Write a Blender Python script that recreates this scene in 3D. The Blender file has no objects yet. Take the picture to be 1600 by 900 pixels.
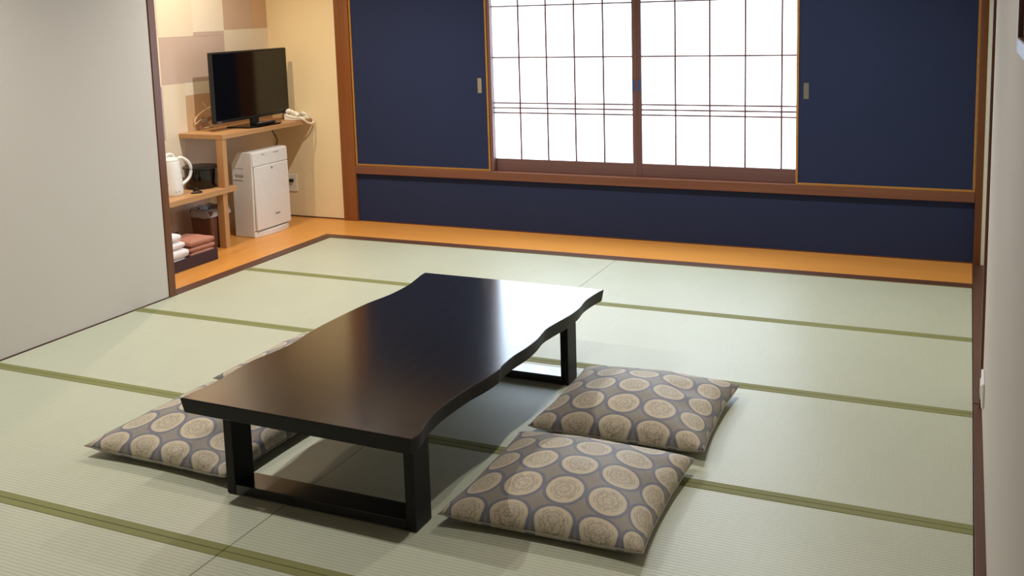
import bpy, bmesh, math, random
from mathutils import Vector, Matrix, noise
random.seed(4)
S = bpy.context.scene
C = S.collection
PI = math.pi

# ------------------------------------------------------------------ camera
FPX, CYO = 1570.24, -215.82                 # focal length in pixels, principal point offset (photo is a crop)
CAM = Vector((-0.0564, -5.7364, 1.5366))
ROT = Matrix.Rotation(0.4278, 3, 'Z') @ Matrix.Rotation(PI/2-0.1376, 3, 'X') @ Matrix.Rotation(-0.0292, 3, 'Z')
cd = bpy.data.cameras.new('camera'); cam = bpy.data.objects.new('camera', cd); C.objects.link(cam)
cd.sensor_width = 36; cd.sensor_fit = 'HORIZONTAL'
cd.lens = FPX/1600*36; cd.shift_y = CYO/1600; cd.clip_start = 0.02
cam.matrix_world = Matrix.Translation(CAM) @ ROT.to_4x4()
S.camera = cam

# ------------------------------------------------------------------ light
w = bpy.data.worlds.new('world'); S.world = w; w.use_nodes = True
w.node_tree.nodes['Background'].inputs[0].default_value = (0.75, 0.85, 1, 1)
w.node_tree.nodes['Background'].inputs[1].default_value = 0.4
S.view_settings.view_transform = 'Standard'; S.view_settings.look = 'None'
S.view_settings.gamma = 1; S.view_settings.use_curve_mapping = False
S.view_settings.exposure = 0.2
LAMP_W, ALCOVE_W, PAPER = 104.0, 62.0, 4.3
CEIL = 2.45
def downlight(x, y, power, col, name, r=0.016, cone=155):
    ld = bpy.data.lights.new(name, 'SPOT'); ld.energy = power; ld.color = col
    ld.shadow_soft_size = r; ld.spot_size = math.radians(cone); ld.spot_blend = 1.0
    lo = bpy.data.objects.new(name, ld); C.objects.link(lo); lo.location = (x, y, CEIL-0.03)
    return lo
WARM = (1.0, 0.965, 0.89)
LAMPS = [(-3.45, -3.40), (-3.45, -0.80), (-1.05, -3.40), (-1.05, -0.75)]
for (x, y), k, nm in zip(LAMPS, (1.15, 1.2, .42, 1.05), ('ceiling_left_near', 'ceiling_left_far', 'ceiling_right_near', 'ceiling_right_far')):
    downlight(x, y, LAMP_W*k, WARM, nm+'_downlight_offscreen')
downlight(-4.52, -0.55, ALCOVE_W, (1.0, 0.78, 0.54), 'alcove_ceiling_downlight_offscreen')

# ------------------------------------------------------------------ pixel helpers (photo pixel -> point on a known plane)
def ray(u, v): return ROT @ Vector(((u-800)/FPX, -(v-450-CYO)/FPX, -1))
def on(ax, val, u, v):
    r = ray(u, v); i = 'xyz'.index(ax); return CAM + r*((val-CAM[i])/r[i])
def fl(u, v, z=0.0): return on('z', z, u, v)

# ------------------------------------------------------------------ materials
def lin(h):
    h = h.lstrip('#'); c = [int(h[i:i+2], 16)/255 for i in (0, 2, 4)]
    return tuple(x/12.92 if x <= .04045 else ((x+.055)/1.055)**2.4 for x in c)+(1,)
class NT:
    def __init__(s, name):
        s.m = bpy.data.materials.new(name); s.m.use_nodes = True; s.t = s.m.node_tree
        s.b = s.t.nodes['Principled BSDF']
    def n(s, typ, **kw):
        x = s.t.nodes.new(typ)
        for k, v in kw.items(): setattr(x, k, v)
        return x
    def set(s, node, **kw):
        for k, v in kw.items(): node.inputs[k.replace('_', ' ')].default_value = v
        return node
    def l(s, a, b): s.t.links.new(a, b)
    def math(s, op, a, b=None, c=None):
        x = s.n('ShaderNodeMath', operation=op)
        for i, v in enumerate((a, b, c)):
            if v is None: continue
            if isinstance(v, (int, float)): x.inputs[i].default_value = v
            else: s.l(v, x.inputs[i])
        return x.outputs[0]
    def coord(s, kind='Object', scale=(1, 1, 1), loc=(0, 0, 0)):
        t = s.n('ShaderNodeTexCoord'); mp = s.n('ShaderNodeMapping')
        mp.inputs['Scale'].default_value = scale; mp.inputs['Location'].default_value = loc
        s.l(t.outputs[kind], mp.inputs[0]); return mp.outputs[0]
    def noise(s, vec, scale, detail=3, rough=.55):
        x = s.n('ShaderNodeTexNoise'); x.inputs['Scale'].default_value = scale
        x.inputs['Detail'].default_value = detail; x.inputs['Roughness'].default_value = rough
        s.l(vec, x.inputs['Vector']); return x.outputs['Fac']
    def mix(s, fac, a, b):
        x = s.n('ShaderNodeMix', data_type='RGBA')
        if isinstance(fac, (int, float)): x.inputs[0].default_value = fac
        else: s.l(fac, x.inputs[0])
        for i, v in ((6, a), (7, b)):
            if isinstance(v, tuple): x.inputs[i].default_value = v
            else: s.l(v, x.inputs[i])
        return x.outputs[2]
    def ramp(s, fac, lo, hi):
        x = s.n('ShaderNodeMapRange'); x.inputs[1].default_value = lo; x.inputs[2].default_value = hi
        s.l(fac, x.inputs[0]); return x.outputs[0]
    def bump(s, h, strength=.2, dist=.002):
        x = s.n('ShaderNodeBump'); x.inputs['Strength'].default_value = strength; x.inputs['Distance'].default_value = dist
        s.l(h, x.inputs['Height']); s.l(x.outputs[0], s.b.inputs['Normal'])
    def base(s, c):
        if isinstance(c, tuple): s.b.inputs['Base Color'].default_value = c
        else: s.l(c, s.b.inputs['Base Color'])
    def pr(s, rough=.5, spec=.5, metal=0, coat=0):
        s.b.inputs['Roughness'].default_value = rough; s.b.inputs['Specular IOR Level'].default_value = spec
        s.b.inputs['Metallic'].default_value = metal; s.b.inputs['Coat Weight'].default_value = coat
def dark(c, k): return (c[0]*k, c[1]*k, c[2]*k, 1)
M = {}
def plain(name, col, rough=.5, spec=.5, metal=0, var=.06, scale=30, coat=0):
    t = NT(name); c = lin(col); v = t.coord()
    t.base(t.mix(t.noise(v, scale), dark(c, 1-var), dark(c, 1+var))); t.pr(rough, spec, metal, coat); M[name] = t.m
def wood(name, a, b, axis='y', rough=.4, spec=.4, fine=60, bump=.15):
    t = NT(name); sc = {'x': (1.2, fine, fine), 'y': (fine, 1.2, fine), 'z': (fine, fine, 1.2)}[axis]
    v = t.coord('Object', sc); n1 = t.noise(v, 1.0, 4, .6)
    v2 = t.coord('Object', tuple(x*.12 for x in sc)); n2 = t.noise(v2, 1.0, 2)
    f = t.math('ADD', t.math('MULTIPLY', n1, .6), t.math('MULTIPLY', n2, .4))
    t.base(t.mix(t.ramp(f, .3, .7), lin(a), lin(b))); t.pr(rough, spec); t.bump(n1, bump, .001); M[name] = t.m
def wallpaper(name, col, var=.07, sc=(300, 300, 90), bump=.25):
    t = NT(name); c = lin(col); n = t.noise(t.coord('Object', sc), 1, 3, .6); n2 = t.noise(t.coord('Object', (3, 3, 3)), 1, 2)
    t.base(t.mix(t.math('ADD', t.math('MULTIPLY', n, .8), t.math('MULTIPLY', n2, .2)), dark(c, 1-var), dark(c, 1+var)))
    t.pr(.85, .2); t.bump(n, bump, .001); M[name] = t.m
wallpaper('grey_paper', '#cbc4bc'); wallpaper('cream_paper', '#e9d6ad'); wallpaper('recess_paper', '#d9d9cc')
wood('ceiling_wood', '#8a6a48', '#a07c56', 'y', .5, .3, 30)
for n, c in (('patch_cream', '#e6d9c4'), ('patch_light', '#ebe1cf'), ('patch_tan', '#c9ae98'), ('patch_mauve', '#c7b2a6'), ('patch_orange', '#cfad8a'), ('patch_pink', '#d9c6b8'), ('patch_lilac', '#bda9a8')):
    wallpaper(n, c, .06, (60, 60, 420), .2)
wallpaper('navy_cloth', '#28314f', .22, (420, 420, 420), .3)
wood('post_wood', '#6f401e', '#8c5428', 'z', .4); wood('sill_wood', '#6a4130', '#7f533e', 'x', .4)
wood('dark_post', '#5a3418', '#744522', 'z', .35); wood('fusuma_frame', '#9a6a2c', '#b5823f', 'x', .4)
wood('orange_board_x', '#d18c3c', '#de9f52', 'x', .33, .4, 26); wood('orange_board_y', '#d18c3c', '#de9f52', 'y', .33, .4, 26)
wood('edging_x', '#4c3025', '#5f3f30', 'x', .45); wood('edging_y', '#4c3025', '#5f3f30', 'y', .45)
wood('shelf_wood', '#b5875a', '#c89f71', 'y', .4, .4, 40); wood('shelf_wood_z', '#b5875a', '#c89f71', 'z', .4, .4, 40)
wood('shoji_wood', '#644541', '#785752', 'x', .5); wood('shoji_wood_z', '#644541', '#785752', 'z', .5)
plain('white_plastic', '#e9e8e6', .35); plain('warm_white', '#eee9dc', .4); plain('grey_plastic', '#a9a49c', .4); plain('dark_plastic', '#1a1a1c', .35)
plain('black_gloss', '#050506', .12); plain('black_matt', '#0b0b0c', .5); plain('metal', '#b8b4a8', .3, .5, .9); plain('blue_pull', '#3a4d84', .4)
plain('lavender_mark', '#5c5590', .5); plain('mark_grey', '#6b6966', .5); plain('cable_cream', '#e5d3b0', .5); plain('towel_white', '#f1f1f4', .95, .1, 0, .05, 200)
plain('towel_brown', '#bb8676', .95, .1, 0, .12, 200); plain('box_brown', '#33202a', .5); plain('bin_brown', '#6b4838', .55, .4, 0, .2, 12)
plain('vent_dark', '#57544f', .6); plain('outlet_cream', '#e6e0d0', .4)
def m_film():
    t = NT('plastic_film'); t.pr(.15, .6); t.base((.75, .78, .85, 1)); t.b.inputs['Transmission Weight'].default_value = .55; M['film'] = t.m
m_film()
def m_paper():
    t = NT('shoji_paper'); v = t.coord('Object', (25, 25, 25)); n = t.noise(v, 1, 5)
    c = t.mix(n, (.66, .81, 1.0, 1), (.70, .84, 1.0, 1)); t.base(c); t.pr(.9, .1)
    t.l(c, t.b.inputs['Emission Color']); t.b.inputs['Emission Strength'].default_value = PAPER; M['paper'] = t.m
m_paper()
def m_tatami():
    t = NT('tatami_rush'); tc = t.n('ShaderNodeTexCoord'); sp = t.n('ShaderNodeSeparateXYZ'); t.l(tc.outputs['Object'], sp.inputs[0])
    ridge = t.math('ADD', t.math('MULTIPLY', t.math('SINE', t.math('MULTIPLY', sp.outputs[1], 2*PI/.0145)), .5), .5)
    rush = t.noise(t.coord('Object', (520, 6, 1)), 1, 2)
    blot = t.noise(t.coord('Object', (2.2, 2.2, 1)), 1, 3)
    sid = t.n('ShaderNodeObjectInfo').outputs['Random']
    f = t.math('ADD', t.math('MULTIPLY', ridge, .34), t.math('ADD', t.math('MULTIPLY', rush, .4), t.math('ADD', t.math('MULTIPLY', blot, .22), t.math('MULTIPLY', sid, .10))))
    t.base(t.mix(t.ramp(f, .15, .9), lin('#a2a58d'), lin('#c6cab8'))); t.pr(.42, .6)
    t.bump(t.math('ADD', ridge, t.math('MULTIPLY', rush, .3)), .35, .0012); M['tatami'] = t.m
m_tatami()
def m_heri():
    t = NT('border_cloth'); n = t.noise(t.coord('Object', (500, 500, 500)), 1, 2)
    t.base(t.mix(n, lin('#747546'), lin('#868758'))); t.pr(.7, .3); t.bump(n, .2, .0006); M['heri'] = t.m
m_heri()
def m_table():
    t = NT('black_stained_wood'); v = t.coord('Object', (26, 1.1, 26)); wv = t.n('ShaderNodeTexWave', wave_type='BANDS', bands_direction='X')
    wv.inputs['Scale'].default_value = .55; wv.inputs['Distortion'].default_value = 5; wv.inputs['Detail'].default_value = 3; wv.inputs['Detail Scale'].default_value = 1.2
    t.l(t.coord('Object', (9, .9, 9)), wv.inputs['Vector'])
    n = t.noise(v, 3, 5, .7); f = t.math('MULTIPLY', wv.outputs['Fac'], n)
    t.base(t.mix(f, (.005, .005, .006, 1), (.012, .011, .012, 1))); t.pr(.24, .5); t.bump(n, .04, .0006)
    t.l(t.ramp(n, -1.2, 2.6), t.b.inputs['Roughness'])
    mr = t.n('ShaderNodeMapRange'); mr.inputs[3].default_value = .12; mr.inputs[4].default_value = .17; t.l(n, mr.inputs[0]); t.l(mr.outputs[0], t.b.inputs['Roughness'])
    t.b.inputs['Coat Weight'].default_value = .8; t.b.inputs['Coat Roughness'].default_value = .15
    M['table'] = t.m
m_table()
plain('table_side', '#131213', .5, .3, 0, .15, 60)
def m_brocade():
    t = NT('brocade'); uv = t.n('ShaderNodeUVMap'); sp = t.n('ShaderNodeSeparateXYZ'); t.l(uv.outputs[0], sp.inputs[0])
    fx = t.math('SUBTRACT', t.math('FRACT', sp.outputs[0]), .5); fy = t.math('SUBTRACT', t.math('FRACT', sp.outputs[1]), .5)
    r = t.math('SQRT', t.math('ADD', t.math('MULTIPLY', fx, fx), t.math('MULTIPLY', fy, fy))); th = t.math('ARCTAN2', fy, fx)
    fine = t.noise(t.coord('UV', (95, 95, 95)), 1, 2, .8)
    vec = t.coord('UV', (15, 15, 15)); vo = t.n('ShaderNodeTexVoronoi', feature='DISTANCE_TO_EDGE'); vo.inputs['Scale'].default_value = 1; t.l(vec, vo.inputs['Vector'])
    vo2 = t.n('ShaderNodeTexVoronoi', feature='F1'); vo2.inputs['Scale'].default_value = 4.2; t.l(vec, vo2.inputs['Vector'])
    def ring(c, wd): return t.math('LESS_THAN', t.math('ABSOLUTE', t.math('SUBTRACT', r, c)), wd)
    crack = t.math('LESS_THAN', vo.outputs['Distance'], .05)
    inner = t.math('MULTIPLY', crack, t.math('LESS_THAN', r, .30))
    petal = t.math('MULTIPLY', t.math('LESS_THAN', t.math('ABSOLUTE', t.math('SUBTRACT', r, t.math('ADD', .215, t.math('MULTIPLY', t.math('ABSOLUTE', t.math('SINE', t.math('MULTIPLY', th, 5))), .035)))), .011), 1)
    petal2 = t.math('LESS_THAN', t.math('ABSOLUTE', t.math('SUBTRACT', r, t.math('ADD', .10, t.math('MULTIPLY', t.math('ABSOLUTE', t.math('SINE', t.math('MULTIPLY', th, 4))), .03)))), .009)
    arc = t.math('MULTIPLY', ring(.315, .009), t.math('GREATER_THAN', t.math('SINE', t.math('MULTIPLY', th, 6)), -.35))
    lines = t.math('MAXIMUM', t.math('MAXIMUM', inner, petal), t.math('MAXIMUM', petal2, arc))
    cream = t.mix(fine, lin('#ad9f88'), lin('#cfc2aa')); cream = t.mix(t.math('MULTIPLY', lines, .55), cream, lin('#5a5651'))
    ground = t.mix(t.math('MULTIPLY', t.ramp(vo2.outputs['Distance'], .1, .7), .6), lin('#8b847c'), lin('#6c6762')); ground = t.mix(t.math('MULTIPLY', fine, .5), ground, lin('#9b9082'))
    ringc = t.mix(fine, lin('#62636f'), lin('#74747f'))
    c = t.mix(t.math('LESS_THAN', r, .51), ground, ringc); c = t.mix(t.math('LESS_THAN', r, .425), c, cream)
    t.base(c); t.pr(.55, .35); t.b.inputs['Sheen Weight'].default_value = .15
    t.bump(t.math('ADD', fine, t.math('MULTIPLY', lines, -.6)), .22, .0008); M['brocade'] = t.m
m_brocade()
def m_picture():
    t = NT('picture_print'); n = t.noise(t.coord('Object', (9, 9, 14)), 1, 5, .7)
    t.base(t.mix(t.ramp(n, .35, .65), lin('#6c5a58'), lin('#93a6c6'))); t.pr(.12, .5); M['picture'] = t.m
m_picture()

# ------------------------------------------------------------------ mesh helpers
BASE = {}
def link(name, verts, faces, mat, parent=None, smooth=False, base=None, uvs=None, autosmooth=None):
    b = BASE.get(parent) if parent else Vector(base or (0, 0, 0))
    me = bpy.data.meshes.new(name); me.from_pydata([tuple(Vector(v)-b) for v in verts], [], faces); me.update()
    bm = bmesh.new(); bm.from_mesh(me); bmesh.ops.recalc_face_normals(bm, faces=bm.faces); bm.to_mesh(me); bm.free()
    if uvs:
        ul = me.uv_layers.new(name='UVMap')
        for lp in me.loops: ul.data[lp.index].uv = uvs[lp.vertex_index]
    me.materials.append(M[mat])
    if smooth:
        me.polygons.foreach_set('use_smooth', [True]*len(me.polygons))
        if autosmooth: me.set_sharp_from_angle(angle=math.radians(autosmooth))
    o = bpy.data.objects.new(name, me); C.objects.link(o)
    if parent: o.parent = parent
    else: o.location = b
    BASE[o] = b
    return o
class G:
    """collects faces of one part"""
    def __init__(s): s.v = []; s.f = []
    def add(s, vs, fs):
        o = len(s.v); s.v += [Vector(x) for x in vs]; s.f += [tuple(i+o for i in f) for f in fs]; return s
    def box(s, x0, x1, y0, y1, z0, z1, bev=0.0):
        bm = bmesh.new(); bmesh.ops.create_cube(bm, size=1)
        for v in bm.verts: v.co = Vector(((x0+x1)/2+v.co.x*(x1-x0), (y0+y1)/2+v.co.y*(y1-y0), (z0+z1)/2+v.co.z*(z1-z0)))
        if bev: bmesh.ops.bevel(bm, geom=bm.edges[:], offset=bev, segments=2, profile=.5, affect='EDGES')
        return s.bm(bm)
    def bm(s, bm):
        bm.verts.index_update(); s.add([v.co.copy() for v in bm.verts], [[v.index for v in f.verts] for f in bm.faces]); bm.free(); return s
    def prism(s, pts, axis, a, b, bev=0.0):
        """closed outline pts (2d) extruded along axis from a to b; 2d order is the other two axes in xyz order"""
        def p3(p, t):
            l = list(p); l.insert('xyz'.index(axis), t); return l
        bm = bmesh.new(); lo = [bm.verts.new(p3(p, a)) for p in pts]; hi = [bm.verts.new(p3(p, b)) for p in pts]
        n = len(pts); bm.faces.new(lo); bm.faces.new(hi[::-1])
        for i in range(n): bm.faces.new((lo[i], hi[i], hi[(i+1) % n], lo[(i+1) % n]))
        bmesh.ops.recalc_face_normals(bm, faces=bm.faces)
        if bev: bmesh.ops.bevel(bm, geom=[e for e in bm.edges if e.calc_face_angle(0) > .5], offset=bev, segments=2, profile=.5, affect='EDGES')
        return s.bm(bm)
    def lathe(s, prof, c, seg=32):
        vs = []; fs = []; n = len(prof)
        for i in range(seg):
            a = 2*PI*i/seg
            for r, z in prof: vs.append((c[0]+r*math.cos(a), c[1]+r*math.sin(a), c[2]+z))
        for i in range(seg):
            j = (i+1) % seg
            for k in range(n-1): fs.append((i*n+k, j*n+k, j*n+k+1, i*n+k+1))
        if prof[0][0] > 0: fs.append([i*n for i in range(seg)][::-1])
        if prof[-1][0] > 0: fs.append([i*n+n-1 for i in range(seg)])
        return s.add(vs, fs)
    def tube(s, pts, r, seg=8, flat=1.0):
        pts = [Vector(p) for p in pts]; rings = []; up = Vector((0, 0, 1))
        for i, p in enumerate(pts):
            d = (pts[min(i+1, len(pts)-1)]-pts[max(i-1, 0)]).normalized()
            a = d.cross(up)
            if a.length < .05: a = d.cross(Vector((1, 0, 0)))
            a.normalize(); b = a.cross(d).normalized()
            rr = r[i] if isinstance(r, (list, tuple)) else r
            rings.append([p+a*math.cos(2*PI*k/seg)*rr+b*math.sin(2*PI*k/seg)*rr*flat for k in range(seg)])
        fs = []
        for i in range(len(rings)-1):
            for k in range(seg): fs.append((i*seg+k, i*seg+(k+1) % seg, (i+1)*seg+(k+1) % seg, (i+1)*seg+k))
        fs.append(tuple(range(seg))[::-1]); fs.append(tuple((len(rings)-1)*seg+k for k in range(seg)))
        return s.add([v for q in rings for v in q], fs)
    def done(s, name, mat, parent=None, smooth=False, base=None, auto=40):
        return link(name, s.v, s.f, mat, parent, smooth, base, None, auto if smooth else None)
def spline(pts, n=8):
    pts = [Vector(p) for p in pts]; out = []
    for i in range(len(pts)-1):
        p0, p1, p2, p3 = pts[max(i-1, 0)], pts[i], pts[i+1], pts[min(i+2, len(pts)-1)]
        for k in range(n):
            t = k/n
            out.append(.5*((2*p1)+(p2-p0)*t+(2*p0-5*p1+4*p2-p3)*t*t+(3*p1-p0-3*p2+p3)*t**3))
    return out+[pts[-1]]
def thing(name, label, cat, loc, group=None):
    o = bpy.data.objects.new(name, None); C.objects.link(o); o.location = loc; o.empty_display_size = .1
    BASE[o] = Vector(loc); return tag(o, label, cat, group)
def tag(o, label, cat, group=None):
    o['label'] = label; o['category'] = cat
    if group: o['group'] = group
    return o
def struct(o, label=None, cat=None):
    o['kind'] = 'structure'
    if label: o['label'] = label
    if cat: o['category'] = cat
    return o
def sroot(name, loc, label, cat):
    o = bpy.data.objects.new(name, None); C.objects.link(o); o.location = loc; BASE[o] = Vector(loc); return struct(o, label, cat)
def box(name, mat, x0, x1, y0, y1, z0, z1, parent=None, bev=0.0, base=None):
    return G().box(x0, x1, y0, y1, z0, z1, bev).done(name, mat, parent, base=base)

# ------------------------------------------------------------------ room shell
XL, XJ, D = -4.094, -1.9946, 0.90
YB, XM, YF, XW, XR = 0.547, -4.95, -6.35, 0.030, 0.085
floor = struct(box('floor', 'edging_x', -5.05, .15, YF-.1, .75, -.16, -.06), 'floor of pale green tatami mats edged with orange boards', 'floor')
# tatami mats: two columns of five/six rows, heri borders along the long sides
for col, (x0, x1) in enumerate(((XL, XJ), (XJ, 0.0))):
    for row in range(7):
        y1 = -row*D; y0 = max(y1-D, YF)
        if y1 <= YF: break
        mat = G().box(x0+.0012, x1-.0012, y0+.0012, y1-.0012, -.055, 0, .0025).done('tatami_mat', 'tatami', floor)
        wf = .03
        for k, (a, b) in enumerate(((y0+.0010, y0+wf), (y1-(wf if row else .008), y1-.0010))):
            G().box(x0+.001, x1-.001, a, b, -.05, .0016, .0012).done('border_cloth', 'heri', mat)
EDW = .085
box('edging', 'edging_x', XL-EDW, 0, .001, EDW, -.06, .003, floor, .002)
box('edging', 'edging_y', XL-EDW, XL-.001, -1.50, .0, -.06, .003, floor, .002)
box('orange_board', 'orange_board_x', XL-EDW, 0.0, EDW+.001, YB, -.06, .002, floor)
box('orange_board', 'orange_board_y', XM, XL-EDW-.001, -1.62, YB, -.06, .002, floor)
box('edging', 'edging_y', .001, XR, -1.69, YB, -.06, .004, floor, .001)
box('edging', 'edging_y', .001, XW, YF, -1.70, -.06, .004, floor, .001)

struct(box('ceiling', 'ceiling_wood', -5.05, .15, YF-.1, .75, CEIL, CEIL+.1), 'brown boarded wooden ceiling above the room', 'ceiling')
wl = struct(box('wall_left', 'grey_paper', XL-.12, XL-.006, YF, -1.56, -.06, CEIL), 'pale grey wallpapered wall beside the tatami', 'wall')
box('skirting', 'edging_y', XL-.006, XL-.002, YF, -1.56, -.05, .004, wl)
struct(box('wall_front', 'grey_paper', -5.05, .15, YF-.1, YF, -.06, CEIL), 'pale wall closing the room behind the viewer', 'wall')
wr = struct(box('wall_right', 'grey_paper', XW, XW+.12, YF, -1.741, -.06, CEIL), 'pale grey wallpapered wall with framed picture', 'wall')
wr2 = struct(box('wall_recess', 'recess_paper', XR, XR+.1, -1.72, .70, -.06, CEIL), 'narrow pale recessed wall next to window', 'wall')
box('return_panel', 'recess_paper', .0425, XR+.1, YB-.034, YB+.06, -.06, CEIL, wr2)
box('return_panel', 'recess_paper', XW+.005, XR+.1, -1.76, -1.735, -.06, CEIL, wr2)
# alcove
wa = struct(box('wall_alcove', 'patch_cream', XM-.1, XM, -1.72, .70, -.06, CEIL), 'alcove wall papered with beige and tan patches', 'wall')
we = struct(box('wall_end', 'cream_paper', XM, -4.325, YB, YB+.1, -.06, CEIL), 'warm cream end wall of the alcove', 'wall')
box('skirting', 'edging_x', XM, -4.325, YB-.004, YB, 0, .012, we)
struct(box('wall_near', 'cream_paper', XM, XL-.12, -1.70, -1.62, -.06, CEIL), 'cream side wall of the alcove behind the post', 'wall')
patches = [(-1.6, -.60, 1.44, 1.90, 'pink'), (-1.6, -.60, 1.10, 1.44, 'cream'), (-1.6, -.60, .74, 1.10, 'lilac'), (-1.6, -.60, .0, .30, 'pink'), (-1.6, -.75, .30, .74, 'cream'),
    (-.60, -.265, 1.425, 1.90, 'cream'), (-.265, .055, 1.452, 1.90, 'light'), (.055, .377, 1.46, 1.90, 'tan'), (.377, YB, 1.46, 1.90, 'orange'),
    (-.60, .05, 1.11, 1.425, 'mauve'), (-.265, .05, 1.425, 1.452, 'mauve'), (.05, YB, 1.16, 1.46, 'cream'), (-.60, -.385, .74, 1.11, 'cream'), (-.385, .30, 1.022, 1.11, 'light'), (-.385, .30, .74, 1.022, 'orange'), (.05, YB, 1.11, 1.16, 'tan'), (.30, YB, .74, 1.11, 'tan'),
    (-.75, -.42, .30, .74, 'cream'), (-.60, -.22, .0, .30, 'pink'), (-.42, -.02, .30, .74, 'pink'), (-.22, .16, .0, .30, 'cream'), (-.02, YB, .30, .74, 'cream'), (.16, YB, .0, .30, 'pink'),
    (-1.6, -.7, 1.90, CEIL, 'cream'), (-.7, -.1, 1.90, CEIL, 'tan'), (-.1, YB, 1.90, CEIL, 'light')]
for k, (y0, y1, z0, z1, c) in enumerate(patches):
    box('wallpaper_patch', 'patch_'+c, XM, XM+.0012+.0004*(k % 3), y0+.0006, y1-.0006, z0+.0006, z1-.0006, wa)

# back wall: navy panel below the sill, header above, outside reveal
wb = struct(box('wall_back', 'navy_cloth', -4.20, .02, YB, YB+.1, -.06, .40), 'navy cloth-covered wall panel beneath window sill', 'wall')
box('header_panel', 'grey_paper', -4.20, .02, YB, YB+.1, 2.02, CEIL, wb)
box('skirting', 'edging_x', -4.21, .004, YB-.004, YB, 0.002, .010, wb)
def wx(u, v, y): return on('y', y, u, v)
YS, YG = YB-.028, YB+.045            # sill front, shoji plane
zs0 = wx(1150, 298.5, YS).z-.004; zs1 = .425
struct(box('trim_1', 'sill_wood', -4.20, .004, YS, YB+.12, zs0, zs1, None, .003), 'brown wooden window sill running along navy wall', 'sill')
struct(box('trim_2', 'post_wood', -4.323, -4.20, YB-.022, YB+.08, .002, CEIL, None, .003), 'broad brown wooden post between alcove and navy panel', 'post')
struct(box('trim_3', 'dark_post', .004, .042, YB-.036, YB+.1, .002, CEIL, None, .003), 'slim dark wooden corner post at right end of sill', 'post')
struct(box('trim_4', 'dark_post', .0195, .034, -1.74, -1.70, -.05, CEIL, None, .003), 'slim brown wooden trim on edge of right wall', 'trim')
struct(box('trim_5', 'dark_post', XL-.05, XL-.001, -1.558, -1.506, -.05, CEIL, None, .003), 'slim brown wooden trim ending the grey wall', 'trim')
struct(box('trim_6', 'sill_wood', -4.20, .004, YS, YB+.12, 1.93, 2.02, None, .003), 'wooden head rail above window', 'rail')

# shoji windows
zt = 1.925; zb0, zb1 = .427, .512
YG0, YG1 = YG-.012, YG+.014
def shoji(name, x0, x1, s0, s1, xs, label):
    o = sroot(name, ((x0+x1)/2, YG, zb0), label, 'window')
    box('bottom_rail', 'shoji_wood', x0, x1, YG0, YG1, zb0, zb1, o, .001); box('top_rail', 'shoji_wood', x0, x1, YG0, YG1, zt-.04, zt, o, .001)
    st0 = box('stile', 'shoji_wood_z', x0, x0+s0, YG0-.001, YG1+.001, zb0, zt, o, .001); st1 = box('stile', 'shoji_wood_z', x1-s1, x1, YG0-.001, YG1+.001, zb0, zt, o, .001)
    zz = [1.567, 1.217, .902, .868, .834]; mw = .0052
    for x in xs: box('muntin', 'shoji_wood_z', x-mw, x+mw, YG-.006, YG+.004, zb1, zt-.04, o)
    for z in zz: box('muntin', 'shoji_wood', x0+s0, x1-s1, YG-.007, YG+.003, z-.005, z+.005, o)
    xe = [x0+s0]+xs+[x1-s1]; ze = [zt-.04]+zz+[zb1]
    for i in range(len(xe)-1):
        for j in range(len(ze)-1):
            box('paper_pane', 'paper', xe[i], xe[i+1], YG+.0045, YG+.006, ze[j+1], ze[j], o)
    return o, st0, st1
k = (YG-CAM.y)/(YB-CAM.y)
def kx(x): return CAM.x+(x-CAM.x)*k
xc = kx(-2.013)
w1, a0, a1 = shoji('window_1', kx(-3.095), xc-.0006, .05, .031, [kx(-3.05+.2018*i) for i in range(1, 5)], 'shoji window panel meeting left navy sliding panel')
w2, b0, b1 = shoji('window_2', xc+.0006, kx(-.87)+.05, .031, .05, [kx(-1.981+.2222*i) for i in range(1, 5)], 'shoji window panel meeting right navy sliding panel')
for par, xx in ((a1, xc-.0225), (b0, xc+.0135)):
    box('finger_pull', 'blue_pull', xx-.005, xx+.013, YG0-.0025, YG0+.002, wx(995, 142, YG).z, wx(995, 125, YG).z, par, .0006)
# navy sliding panels
YP = YB-.008
def slider(name, x0, x1, z0, z1, hx, hz0, hz1, yo, label):
    o = sroot(name, ((x0+x1)/2, YP, z0), label, 'sliding panel'); f = .014
    box('panel', 'navy_cloth', x0+f*.6, x1-f*.6, yo+.006, yo+.026, z0+f*.6, z1-f*.6, o)
    for a, b, c, d in ((x0, x0+f, z0, z1), (x1-f, x1, z0, z1)): box('stile', 'fusuma_frame', a, b, yo, yo+.03, c, d, o, .002)
    for a, b, c, d in ((x0+f, x1-f, z0, z0+f), (x0+f, x1-f, z1-f, z1)): box('rail', 'fusuma_frame', a, b, yo, yo+.03, c, d, o, .002)
    h = G()
    h.box(hx-.015, hx-.009, yo-.001+.006, yo+.008, hz0, hz1).box(hx+.009, hx+.015, yo+.005, yo+.008, hz0, hz1).box(hx-.009, hx+.009, yo+.005, yo+.008, hz1-.012, hz1).box(hx-.009, hx+.009, yo+.005, yo+.008, hz0, hz0+.012)
    hd = h.done('handle', 'metal', o); box('handle_recess', 'metal', hx-.009, hx+.009, yo+.0058, yo+.0066, hz0+.012, hz1-.012, hd)
    return o
slider('door_1', -4.199, -3.085, .425, 1.928, -3.152, .975, 1.078, YP-.004, 'navy cloth sliding panel beside alcove post')
slider('door_2', -1.003, .003, .425, 1.928, -.945, .955, 1.052, YP-.014, 'navy cloth sliding panel beside right wall corner')
# wooden jamb visible between left navy panel and shoji
box('jamb', 'shoji_wood_z', -3.083, -3.062, YP+.002, YG0-.002, .426, 1.926, w1, .001)

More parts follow.
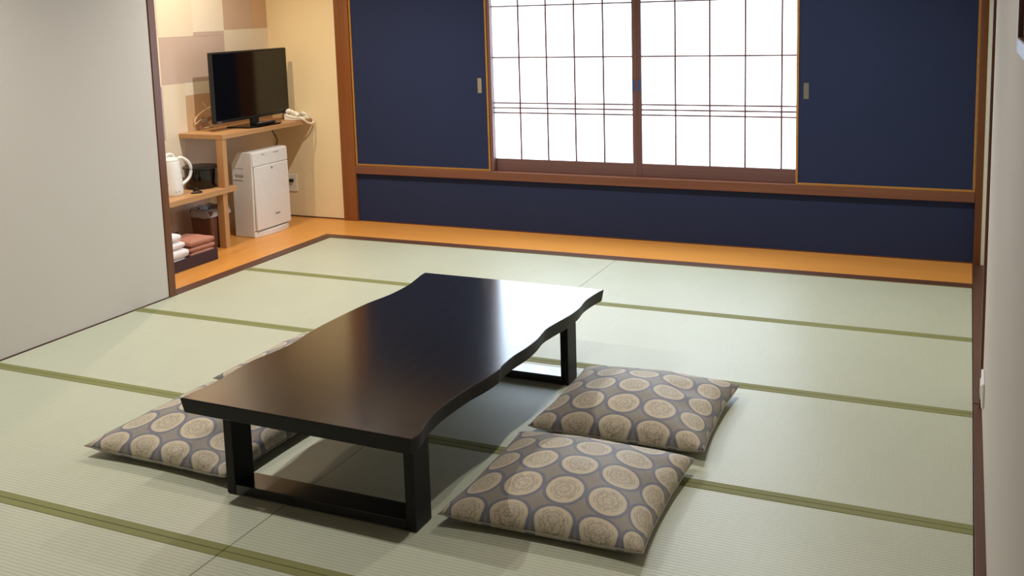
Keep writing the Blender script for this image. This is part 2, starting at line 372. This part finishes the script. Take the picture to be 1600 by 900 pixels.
# ------------------------------------------------------------------ low table
ZT, TH = .335, .052
LE = [(-2.332, -3.372), (-2.329, -3.30), (-2.323, -3.235), (-2.327, -3.156), (-2.336, -3.082), (-2.338, -2.995), (-2.327, -2.922), (-2.319, -2.838), (-2.323, -2.755), (-2.336, -2.667), (-2.340, -2.554), (-2.339, -2.427), (-2.336, -2.319), (-2.330, -2.24), (-2.311, -2.123), (-2.308, -2.023), (-2.312, -1.945), (-2.328, -1.851), (-2.340, -1.787), (-2.343, -1.742)]
RE = [(-1.470, -3.386), (-1.467, -3.343), (-1.481, -3.287), (-1.491, -3.242), (-1.498, -3.18), (-1.500, -3.124), (-1.497, -3.054), (-1.490, -2.96), (-1.475, -2.875), (-1.469, -2.797), (-1.474, -2.759), (-1.478, -2.653), (-1.469, -2.552), (-1.471, -2.458), (-1.484, -2.353), (-1.478, -2.273), (-1.464, -2.159), (-1.461, -2.044), (-1.474, -1.937), (-1.470, -1.83), (-1.459, -1.751)]
cen = -1.905
amp = 1.35
LEs = [Vector((p.x, p.y, 0)) for p in spline([(x, y, 0) for x, y in LE], 3)]; REs = [Vector((p.x, p.y, 0)) for p in spline([(x, y, 0) for x, y in RE], 3)]
table = thing('low_table', 'low black wooden table with wavy live edges on loop legs', 'table', (cen, -2.56, 0))
out = [(p.x, p.y) for p in LEs[::-1]]+[(p.x, p.y) for p in REs]
def tabletop():
    bm = bmesh.new(); n = len(out)
    cx, cy = cen, -2.56
    def ringv(z, off): 
        return [bm.verts.new((x+(cx-x)*off/.43, y+(cy-y)*off/.81, z)) for x, y in out]
    rings = [ringv(ZT-TH, .010), ringv(ZT-TH+.003, .007), ringv(ZT-.004, 0), ringv(ZT-.001, .001), ringv(ZT, .004)]
    for a, b in zip(rings, rings[1:]):
        for i in range(n): bm.faces.new((a[i], a[(i+1) % n], b[(i+1) % n], b[i]))
    bm.faces.new(rings[-1]); bm.faces.new(rings[0][::-1])
    o = G().bm(bm).done('tabletop', 'table', table); o.data.materials.append(M['table_side'])
    for p in o.data.polygons:
        if p.normal.z < .5: p.material_index = 1
    return o
tabletop()
for y0, y1 in ((-3.308, -3.212), (-2.046, -1.948)):
    for x0, x1 in ((-2.222, -2.188), (-1.548, -1.514)):
        box('leg', 'table_side', x0, x1, y0, y1, .002, ZT-TH-.0005, table, .002)
    box('bottom_rail', 'table', -2.1875, -1.5485, y0+.001, y1-.001, .002, .036, table, .002)

# ------------------------------------------------------------------ floor cushions
def cushion(cx, cy, hw, hd, H, uvo, rot, label, group, seed, dent=()):
    N = 36; vs = []; uvs = []; fs = []; idx = {}
    rnd = Vector((seed*3.1, seed*7.7, 0)); ca, sa = math.cos(rot), math.sin(rot)
    def cl(t, h): return t*h+math.copysign(.05*max(0, (abs(t)-.72)/.28)**2, t)
    def P(i, j, top):
        u = -1+2*i/N; v = -1+2*j/N
        u = math.copysign(1-(1-abs(u))**1.25, u); v = math.copysign(1-(1-abs(v))**1.25, v)
        x = u*(hw-.020*(1-abs(v)**2.2)); y = v*(hd-.020*(1-abs(u)**2.2))
        e = max(0, (1-u*u))*max(0, (1-v*v)); e1 = e**.38
        wr = noise.noise(Vector((x*7, y*7, 0))+rnd)*.006*e1+noise.noise(Vector((x*18, y*18, 2))+rnd)*.0022*e1
        rim = max(abs(u), abs(v)); other = min(abs(u), abs(v))
        seam = .030+.012*other**3+.004*noise.noise(Vector((u*2, v*2, seed)))
        if top:
            z = seam+(H-seam)*e1*(.92+.08*e)+wr
            for (a, b, r, d) in dent: z -= d*math.exp(-((u-a)**2+(v-b)**2)/(r*r))
        else: z = seam-(seam-.004)*min(1, e**.30*1.15)
        return Vector((cx+x*ca-y*sa, cy+x*sa+y*ca, max(z, .004))), (cl(u, hw)/.141+uvo[0], cl(v, hd)/.145+uvo[1])
    for top in (1, 0):
        for i in range(N+1):
            for j in range(N+1):
                edge = i in (0, N) or j in (0, N)
                if not top and edge: idx[(0, i, j)] = idx[(1, i, j)]; continue
                p, q = P(i, j, top); idx[(top, i, j)] = len(vs); vs.append(p); uvs.append(q)
        for i in range(N):
            for j in range(N):
                f = [idx[(top, i, j)], idx[(top, i+1, j)], idx[(top, i+1, j+1)], idx[(top, i, j+1)]]
                fs.append(f if top else f[::-1])
    o = link('floor_cushion', vs, fs, 'brocade', None, True, (cx, cy, 0), uvs)
    # seam piping
    g = G(); pr = [vs[idx[(1, i, 0)]] for i in range(N+1)]+[vs[idx[(1, N, j)]] for j in range(1, N+1)]+[vs[idx[(1, N-i, N)]] for i in range(1, N+1)]+[vs[idx[(1, 0, N-j)]] for j in range(1, N+1)]
    g.tube(pr, .0022, 5); s = g.done('seam', 'brocade', o, True); me = s.data; ul = me.uv_layers.new(name='UVMap')
    for d in ul.data: d.uv = (.0, .0)
    return tag(o, label, 'cushion', group)
GC = 'brocade cushions around the low table'
cushion(-1.157, -2.932, .318, .312, .138, (.21, .76), .015, 'medallion brocade cushion right of table by its near leg', GC, 1, ((.75, -.1, .3, .012), (.8, .45, .2, .01)))
cushion(-1.158, -2.235, .322, .316, .136, (.535, .74), .02, 'medallion brocade cushion right of table by its far leg', GC, 2, ((.62, .2, .22, .018), (.8, -.2, .25, .012)))
cushion(-2.562, -2.945, .322, .335, .128, (.03, .81), -.02, 'medallion brocade cushion poking out left of table near end', GC, 3, ((.6, -.5, .25, .02),))
cushion(-2.585, -2.262, .318, .318, .125, (.3, .6), -.02, 'brocade cushion mostly hidden behind left edge of table', GC, 4)

# ------------------------------------------------------------------ alcove shelf unit
XS, ZC = -4.575, .772
shelf = thing('shelf_unit', 'light wooden wall shelf unit with counter and lower shelf', 'shelf', (-4.76, -.48, .002))
box('counter', 'shelf_wood', XM+.004, XS, -.478, YB-.006, ZC-.032, ZC, shelf, .0015)
box('lower_shelf', 'shelf_wood', XM+.004, XS+.004, -1.50, -.365, .377, .412, shelf, .0015)
box('post', 'shelf_wood_z', -4.636, XS-.006, -.476, -.436, .413, ZC-.0325, shelf, .001)
box('post', 'shelf_wood_z', -4.636, XS-.006, -.502, -.458, .0025, .3765, shelf, .001)
# television
tv = thing('television', 'flat black television standing on wooden counter', 'television', (-4.70, .05, ZC))
TX = -4.715; ty0, ty1, tz0, tz1 = -.372, .452, .826, 1.313
G().box(TX-.035, TX, ty0, ty1, tz0, tz1, .006).done('housing', 'black_matt', tv)
box('screen', 'black_gloss', TX+.0002, TX+.002, ty0+.012, ty1-.012, tz0+.022, tz1-.012, tv)
box('logo', 'mark_grey', TX+.0002, TX+.0012, ty0+.018, ty0+.062, tz0+.006, tz0+.014, tv)
G().box(TX-.03, TX-.006, .02, .10, ZC+.012, tz0+.04, .004).done('neck', 'black_matt', tv)
G().prism([(-4.81, -.15), (-4.81, .25), (-4.63, .24), (-4.592, .18), (-4.592, -.08), (-4.63, -.14)], 'z', ZC+.0005, ZC+.012, .003).done('base', 'black_gloss', tv)
rm = thing('remote_control', 'slim black remote control lying on television base', 'remote', (-4.64, .06, ZC+.0125))
box('body', 'dark_plastic', -4.655, -4.618, -.03, .155, ZC+.0125, ZC+.028, rm, .004)
for i in range(5):
    for j in range(2): box('button', 'grey_plastic', -4.650+.014*j, -4.641+.014*j, -.01+.03*i, .0+.03*i, ZC+.0281, ZC+.0295, rm)
# telephone
ph = thing('telephone', 'white corded telephone at the end of wooden counter', 'telephone', (-4.645, .45, ZC))
G().prism([(-4.708, ZC+.001), (-4.708, ZC+.048), (-4.592, ZC+.018), (-4.584, ZC+.001)], 'y', .372, .530, .004).done('base', 'warm_white', ph)
G().tube(spline([(-4.694, .405, ZC+.052), (-4.690, .405, ZC+.068), (-4.66, .408, ZC+.064), (-4.625, .410, ZC+.050), (-4.608, .410, ZC+.034)], 5), [.020]*4+[.018]*4+[.013]*6+[.016]*3+[.019]*4, 12).done('handset', 'warm_white', ph, True)
for i in range(3):
    for j in range(3): G().box(-4.672+.022*j, -4.658+.022*j, .450+.022*i, .464+.022*i, ZC+.034-.0055*j, ZC+.0445-.0055*j, .002).done('key', 'grey_plastic', ph)
cpx = [(447, 181, -4.60), (450, 185, -4.59), (458, 187, -4.585), (468, 187.5, -4.575), (474, 190, -4.562), (481, 194.5, -4.555), (487, 195.5, -4.553), (490, 191.5, -4.553), (486, 186, -4.558), (478, 181, -4.572), (471, 178.5, -4.60)]
pts = []
for u, v, x in cpx:
    p = on('x', x, u, v-3); 
    if x < -4.57: p.z = max(p.z, ZC+.008)
    p.y = min(p.y, .535); pts.append(p)
G().tube(spline(pts, 6), .0075, 8).done('cord', 'warm_white', ph, True)
# kettle
kx_, ky_, kz_ = -4.755, -.80, .4125
ke = thing('electric_kettle', 'white electric kettle with curved handle on lower shelf', 'kettle', (kx_, ky_, kz_))
G().lathe([(.0, .0), (.078, .0), (.083, .006), (.084, .03), (.080, .10), (.074, .17), (.069, .215), (.066, .225), (.0, .226)], (kx_, ky_, kz_), 36).done('body', 'white_plastic', ke, True)
lid = G().lathe([(.064, .2262), (.064, .233), (.055, .243), (.03, .250), (.0, .252)], (kx_, ky_, kz_), 28).done('lid', 'white_plastic', ke, True)
G().tube(spline([(kx_+.01, ky_-.035, kz_+.243), (kx_+.01, ky_-.028, kz_+.262), (kx_+.01, ky_, kz_+.270), (kx_+.01, ky_+.03, kz_+.262), (kx_+.01, ky_+.045, kz_+.240)], 5), .009, 10).done('lid_handle', 'white_plastic', lid, True)
hp = [(kx_+.03, ky_+.055, kz_+.235), (kx_+.035, ky_+.085, kz_+.236), (kx_+.05, ky_+.125, kz_+.205), (kx_+.055, ky_+.143, kz_+.155), (kx_+.05, ky_+.128, kz_+.10), (kx_+.04, ky_+.083, kz_+.068), (kx_+.035, ky_+.068, kz_+.064)]
G().tube(spline(hp, 5), .0105, 10).done('handle', 'white_plastic', ke, True)
G().prism([(ky_-.085, kz_+.165), (ky_-.118, kz_+.225), (ky_-.10, kz_+.228), (ky_-.055, kz_+.20)], 'x', kx_-.02, kx_+.02, .004).done('spout', 'white_plastic', ke)
def curved_mark(a0, a1, z0, z1, r, name, mat, par):
    vs = []; n = 5
    for i in range(n+1):
        a = a0+(a1-a0)*i/n
        for z in (z0, z1):
            for rr in (r, r+.0012): vs.append((kx_+rr*math.cos(a), ky_+rr*math.sin(a), kz_+z))
    fs = []
    for i in range(n):
        a, b = i*4, i*4+4; fs += [(a+1, b+1, b+3, a+3), (a, a+2, b+2, b), (a, b, b+1, a+1), (a+2, a+3, b+3, b+2)]
    return link(name, vs, fs, mat, par)
for a, z in ((-1.10, .072), (-1.22, .09), (-1.16, .108)): curved_mark(a, a+.17, z, z+.014, .0805, 'printed_mark', 'lavender_mark', ke)
for a in (-.42, -.12): curved_mark(a, a+.07, .026, .033, .0838, 'indicator_dot', 'mark_grey', ke)
# black round tub beside the kettle
tb = thing('tea_canister', 'round black lacquered tub behind the kettle', 'tub', (-4.765, -.495, .4125))
G().lathe([(.0, 0), (.098, 0), (.104, .008), (.108, .128), (.112, .131), (.113, .146), (.108, .148), (.103, .134), (.098, .012), (.0, .010)], (-4.765, -.495, .4125), 40).done('bowl', 'black_gloss', tb, True)
G().lathe([(.1135, .132), (.1165, .134), (.1165, .145), (.1135, .147)], (-4.765, -.495, .4125), 40).done('rim', 'dark_plastic', tb, True)
pw = thing('kettle_plug', 'small black coiled lead beside white kettle', 'lead', (-4.64, -.70, .4125))
G().tube(spline([(-4.655, -.722, .417), (-4.625, -.70, .418), (-4.61, -.672, .418), (-4.64, -.655, .42), (-4.665, -.68, .424), (-4.64, -.71, .428), (-4.615, -.69, .430)], 5), .0045, 8).done('lead', 'black_matt', pw, True)
G().box(-4.66, -4.63, -.70, -.672, .425, .447, .004).done('plug', 'black_matt', pw)
# waste bin
bn = thing('waste_bin', 'brown waste bin lined with clear bag behind shelf post', 'bin', (-4.745, -.45, .002))
BX, BY = -4.745, -.45
def tapered(z0, z1, a0, b0, a1, b1, nm, mat, par, wall=.006, r=.02):
    def rr(a, b, z):
        o = []
        for sx, sy, s in ((1, 1, 0), (-1, 1, 1), (-1, -1, 2), (1, -1, 3)):
            for k in range(5):
                t = PI/2*(s+k/4); o.append((BX+sx*(a-r)+r*math.cos(t), BY+sy*(b-r)+r*math.sin(t), z))
        return o
    rings = [rr(a0, b0, z0), rr(a1, b1, z1), rr(a1-wall, b1-wall, z1), rr(a0-wall, b0-wall, z0+.006)]; n = 20; vs = [v for q in rings for v in q]; fs = []
    for q in range(3):
        for i in range(n): fs.append((q*n+i, q*n+(i+1) % n, (q+1)*n+(i+1) % n, (q+1)*n+i))
    fs.append(tuple(range(n))[::-1]); fs.append(tuple(3*n+i for i in range(n)))
    return link(nm, vs, fs, mat, par)
tapered(.0025, .262, .085, .09, .098, .105, 'body', 'bin_brown', bn)
def bag():
    vs = []; fs = []; n = 56
    for q, (o, z) in enumerate(((-.012, .22), (-.006, .266), (.003, .272), (.005, .245), (.005, .215))):
        for i in range(n):
            t = 2*PI*i/n; c, s = math.cos(t), math.sin(t); a, b = .099+o, .106+o; p = 5
            rr = 1/((abs(c)/a)**p+(abs(s)/b)**p)**(1/p); w = .004*noise.noise(Vector((c*4, s*4, q*.9)))
            ww = w*2.5 if q in (2, 4) else w*.4
            vs.append((BX+c*(rr+max(w, -.001)), BY+s*(rr+max(w, -.001)), z+ww))
    for q in range(4):
        for i in range(n): fs.append((q*n+i, q*n+(i+1) % n, (q+1)*n+(i+1) % n, (q+1)*n+i))
    link('bag', vs, fs, 'film', bn, True)['label'] = 'clear plastic bag folded over the rim'
bag()
# air purifier
pf = thing('air_purifier', 'white upright air purifier standing on orange floor board', 'air purifier', (-4.66, .01, .002))
PX = -4.583; py0, py1 = -.185, .212
prof = [(-4.765, .0025), (-4.765, .53), (-4.705, .605), (-4.60, .612), (PX, .606), (PX-.003, .50), (PX-.012, .05), (PX-.010, .0025)]
pbody = G().prism(prof, 'y', py0, py1, .006).done('body', 'white_plastic', pf)
cut = G().box(-4.745, -4.665, py0-.02, py0+.022, .425, .452)
for i in range(4): cut.box(-4.735+.02*i, -4.725+.02*i, py0-.02, py0+.012, .489, .497)
cut.box(PX-.022, PX+.02, py0-.02, py1+.02, .042, .051)
cutter = cut.done('cutter', 'white_plastic', pf)
bo = pbody.modifiers.new('recess', 'BOOLEAN'); bo.operation = 'DIFFERENCE'; bo.solver = 'EXACT'; bo.object = cutter
bpy.context.view_layer.update()
nm_ = bpy.data.meshes.new_from_object(pbody.evaluated_get(bpy.context.evaluated_depsgraph_get()))
pbody.modifiers.clear(); pbody.data = nm_; bpy.data.objects.remove(cutter, do_unlink=True)
G().prism([(PX-.001, .508), (PX+.007, .508), (PX+.006, .602), (PX-.001, .606)], 'y', py0+.004, py1-.004, .002).done('control_panel', 'white_plastic', pf)
fp = G().prism([(PX-.006, .052), (PX+.012, .052), (PX+.010, .502), (PX+.0, .504)], 'y', py0+.010, py1-.006, .003).done('front_panel', 'white_plastic', pf)
lp = [(PX-.012, py0)]+[(PX-.012+.034*math.sin(PI*t/10)**.6+.003, py0+(py1-py0)*t/10) for t in range(1, 10)]+[(PX-.012, py1)]
G().prism(lp, 'z', .003, .040, .002).done('foot', 'white_plastic', pf)
box('sensor', 'vent_dark', PX+.0095, PX+.0125, .012, .024, .470, .484, fp)
box('maker_mark', 'mark_grey', PX+.0105, PX+.0135, .028, .082, .136, .143, fp)
for a, b in ((-.085, -.05), (.05, .11)): box('printed_mark', 'mark_grey', PX+.005, PX+.0075, a, b, .580, .584, pf)
box('grip_lip', 'white_plastic', -4.745, -4.665, py0-.004, py0+.001, .415, .425, pf, .001)
# towel tray with folded towels
tr = thing('towel_tray', 'dark brown shallow tray holding towels on orange board', 'tray', (-4.58, -1.0, .002)); tx0, tx1, ty_0, ty_1 = -4.76, -4.435, -1.44, -.757
g = G().box(tx1-.008, tx1, ty_0, ty_1, .0025, .074, .001).done('front_side', 'box_brown', tr)
box('back_side', 'box_brown', tx0, tx0+.008, ty_0, ty_1, .0025, .16, tr, .001); box('end_side', 'box_brown', tx0+.008, tx1-.008, ty_1-.008, ty_1, .0025, .074, tr, .001)
box('end_side', 'box_brown', tx0+.008, tx1-.008, ty_0, ty_0+.008, .0025, .074, tr, .001); box('bottom', 'box_brown', tx0+.008, tx1-.008, ty_0+.008, ty_1-.008, .0025, .010, tr)
def folded(name, mat, x0, x1, y0, y1, z0, z1, seed, label, cat, group, tilt=0.0, fold=True, layers=2):
    """folded cloth: rounded fold at the +y end, layered open edge"""
    vs = []; fs = []; NX, NP = 14, 28; h = z1-z0
    for i in range(NX+1):
        x = x0+(x1-x0)*i/NX; ex = min(1, min(i, NX-i)/1.6+.45)
        for k_ in range(NP):
            t = 2*PI*k_/NP; c, s = math.cos(t), math.sin(t)
            yy = (y0+y1)/2+math.copysign(abs(c)**.35, c)*(y1-y0)/2; zz = (z0+z1)/2+math.copysign(abs(s)**.62, s)*h/2*(.72+.28*ex)
            zz += .0025*noise.noise(Vector((x*9+seed, yy*9, s))); yy += .005*noise.noise(Vector((x*14, seed, c*2)))
            if fold and c > .75: zz = (z0+z1)/2+(zz-(z0+z1)/2)*1.04
            zz += (yy-(y0+y1)/2)*tilt
            vs.append((x, yy, zz))
    for i in range(NX):
        for k_ in range(NP): fs.append((i*NP+k_, i*NP+(k_+1) % NP, (i+1)*NP+(k_+1) % NP, (i+1)*NP+k_))
    fs.append(tuple(range(NP))[::-1]); fs.append(tuple(NX*NP+k_ for k_ in range(NP)))
    return tag(link(name, vs, fs, mat, None, True, ((x0+x1)/2, (y0+y1)/2, z0)), label, cat, group)
GW, GBn = 'white towels stacked in the tray', 'brown cloths stacked in the tray'
zz = .0105
wl_ = ['bottom white folded towel of stack in dark tray', 'second white folded towel up in stack in dark tray', 'third white folded towel up in stack in dark tray', 'topmost white folded towel of stack in dark tray']
for i, (h, ye) in enumerate(((.066, -1.005), (.062, -1.005), (.045, -1.035), (.056, -1.062))):
    folded('white_towel', 'towel_white', -4.74, -4.447, -1.42, ye, zz, zz+h, i*2.3, wl_[i], 'towel', GW); zz += h+.001
zz = .0105
bl_ = ['bottom brown folded cloth beside white towels', 'second brown folded cloth up beside white towels', 'third brown folded cloth up beside white towels', 'topmost plump brown folded cloth beside white towels']
for i, (h, ya, ye) in enumerate(((.052, -.985, -.772), (.026, -.985, -.778), (.034, -.99, -.768), (.040, -.985, -.772))):
    folded('brown_cloth', 'towel_brown', -4.66, -4.447+.004*(i == 3), ya, ye, zz, zz+h, 10+i*1.7, bl_[i], 'cloth', GBn); zz += h+.001
folded('brown_cloth', 'towel_brown', -4.745, -4.668, -1.0, -.80, .0105, .165, 31.0, 'brown folded cloth behind the other brown cloths', 'cloth', GBn)
# wall outlet with plug, cables
oc = on('y', YB, 458.5, 285)
ol = thing('wall_outlet', 'cream wall outlet plate with black plug beside air purifier', 'outlet', (oc.x, YB, oc.z))
G().box(oc.x-.045, oc.x+.040, YB-.009, YB-.0005, oc.z-.068, oc.z+.068, .003).done('plate', 'outlet_cream', ol)
G().box(oc.x-.02, oc.x+.012, YB-.03, YB-.0092, oc.z+.008, oc.z+.03, .003).done('plug', 'black_matt', ol)
G().tube(spline([(oc.x-.015, YB-.022, oc.z+.018), (oc.x-.06, YB-.03, oc.z+.005), (oc.x-.10, YB-.03, oc.z-.08), (oc.x-.105, YB-.04, oc.z-.2), (oc.x-.03, YB-.06, .012), (oc.x+.0, YB-.12, .008), (-4.76, .30, .008)], 5), .0035, 6).done('lead', 'black_matt', ol, True)
tag(G().tube(spline([(-4.70, .20, ZC-.034), (-4.69, .21, ZC-.07), (-4.685, .235, ZC-.11), (-4.70, .26, .62), (-4.77, .27, .50), (-4.80, .26, .30)], 6), .0045, 6).done('power_lead', 'dark_plastic', None, True, (-4.70, .2, .3)), 'dark power lead hanging from counter behind air purifier', 'lead')
jx = XM+.002
jk = thing('aerial_socket', 'small dark wall socket with pale aerial cables left of television', 'socket', (jx, -.30, .86))
p0 = on('x', XM, 316, 189)
G().box(jx, jx+.012, p0.y-.02, p0.y+.04, p0.z-.012, p0.z+.012, .003).done('socket', 'grey_plastic', jk)
def cab(pp, x, r=.0035): return G().tube(spline([on('x', x+.001*i, u, v-2) for i, (u, v) in enumerate(pp)], 6), r, 6).done('cable', 'cable_cream', jk, True)
cab([(314, 189), (305, 196), (306, 187), (314, 178), (324, 172), (334, 166)], XM+.02)
cab([(317, 162), (321, 168), (326, 173), (334, 180)], XM+.03, .003)
cab([(336, 190), (332, 196), (327, 200), (319, 202)], XM+.10)

# ------------------------------------------------------------------ right wall: framed picture and switch
fr = thing('picture_frame', 'framed picture with dark moulding hanging on right wall', 'picture', (XW, -4.3, 1.44))
fy0, fy1, fz0, fz1 = -4.86, -3.86, 1.442, 2.06; fw = .028; fx = XW-.014
for nm, a, b, c, d in (('frame_side', fy1-fw, fy1, fz0, fz1), ('frame_side', fy0, fy0+fw, fz0, fz1), ('frame_rail', fy0+fw, fy1-fw, fz0, fz0+fw), ('frame_rail', fy0+fw, fy1-fw, fz1-fw, fz1)):
    box(nm, 'dark_post', fx, XW-.0005, a, b, c, d, fr, .003)
box('print', 'picture', fx+.008, XW-.001, fy0+fw, fy1-fw, fz0+fw, fz1-fw, fr)
sw = thing('wall_switch', 'small white switch plate low on right wall near trim', 'switch', (XW, -1.98, .14))
G().box(XW-.010, XW-.0005, -2.06, -1.90, .125, .215, .003).done('plate', 'white_plastic', sw)
box('rocker', 'white_plastic', XW-.013, XW-.0101, -2.02, -1.94, .145, .195, sw, .001)
# downlight fittings in the ceiling
for i, (x, y) in enumerate(LAMPS+[(-4.52, -.55)]):
    d = thing('downlight', ['round ceiling downlight above left wall', 'round ceiling downlight outside the alcove', 'round ceiling downlight above right wall', 'round ceiling downlight near window', 'small ceiling downlight inside the alcove'][i], 'lamp', (x, y, CEIL), 'ceiling downlights')
    G().lathe([(.062, -.0005), (.062, -.006), (.045, -.010), (.043, -.0005)], (x, y, CEIL), 28).done('ring', 'white_plastic', d, True)
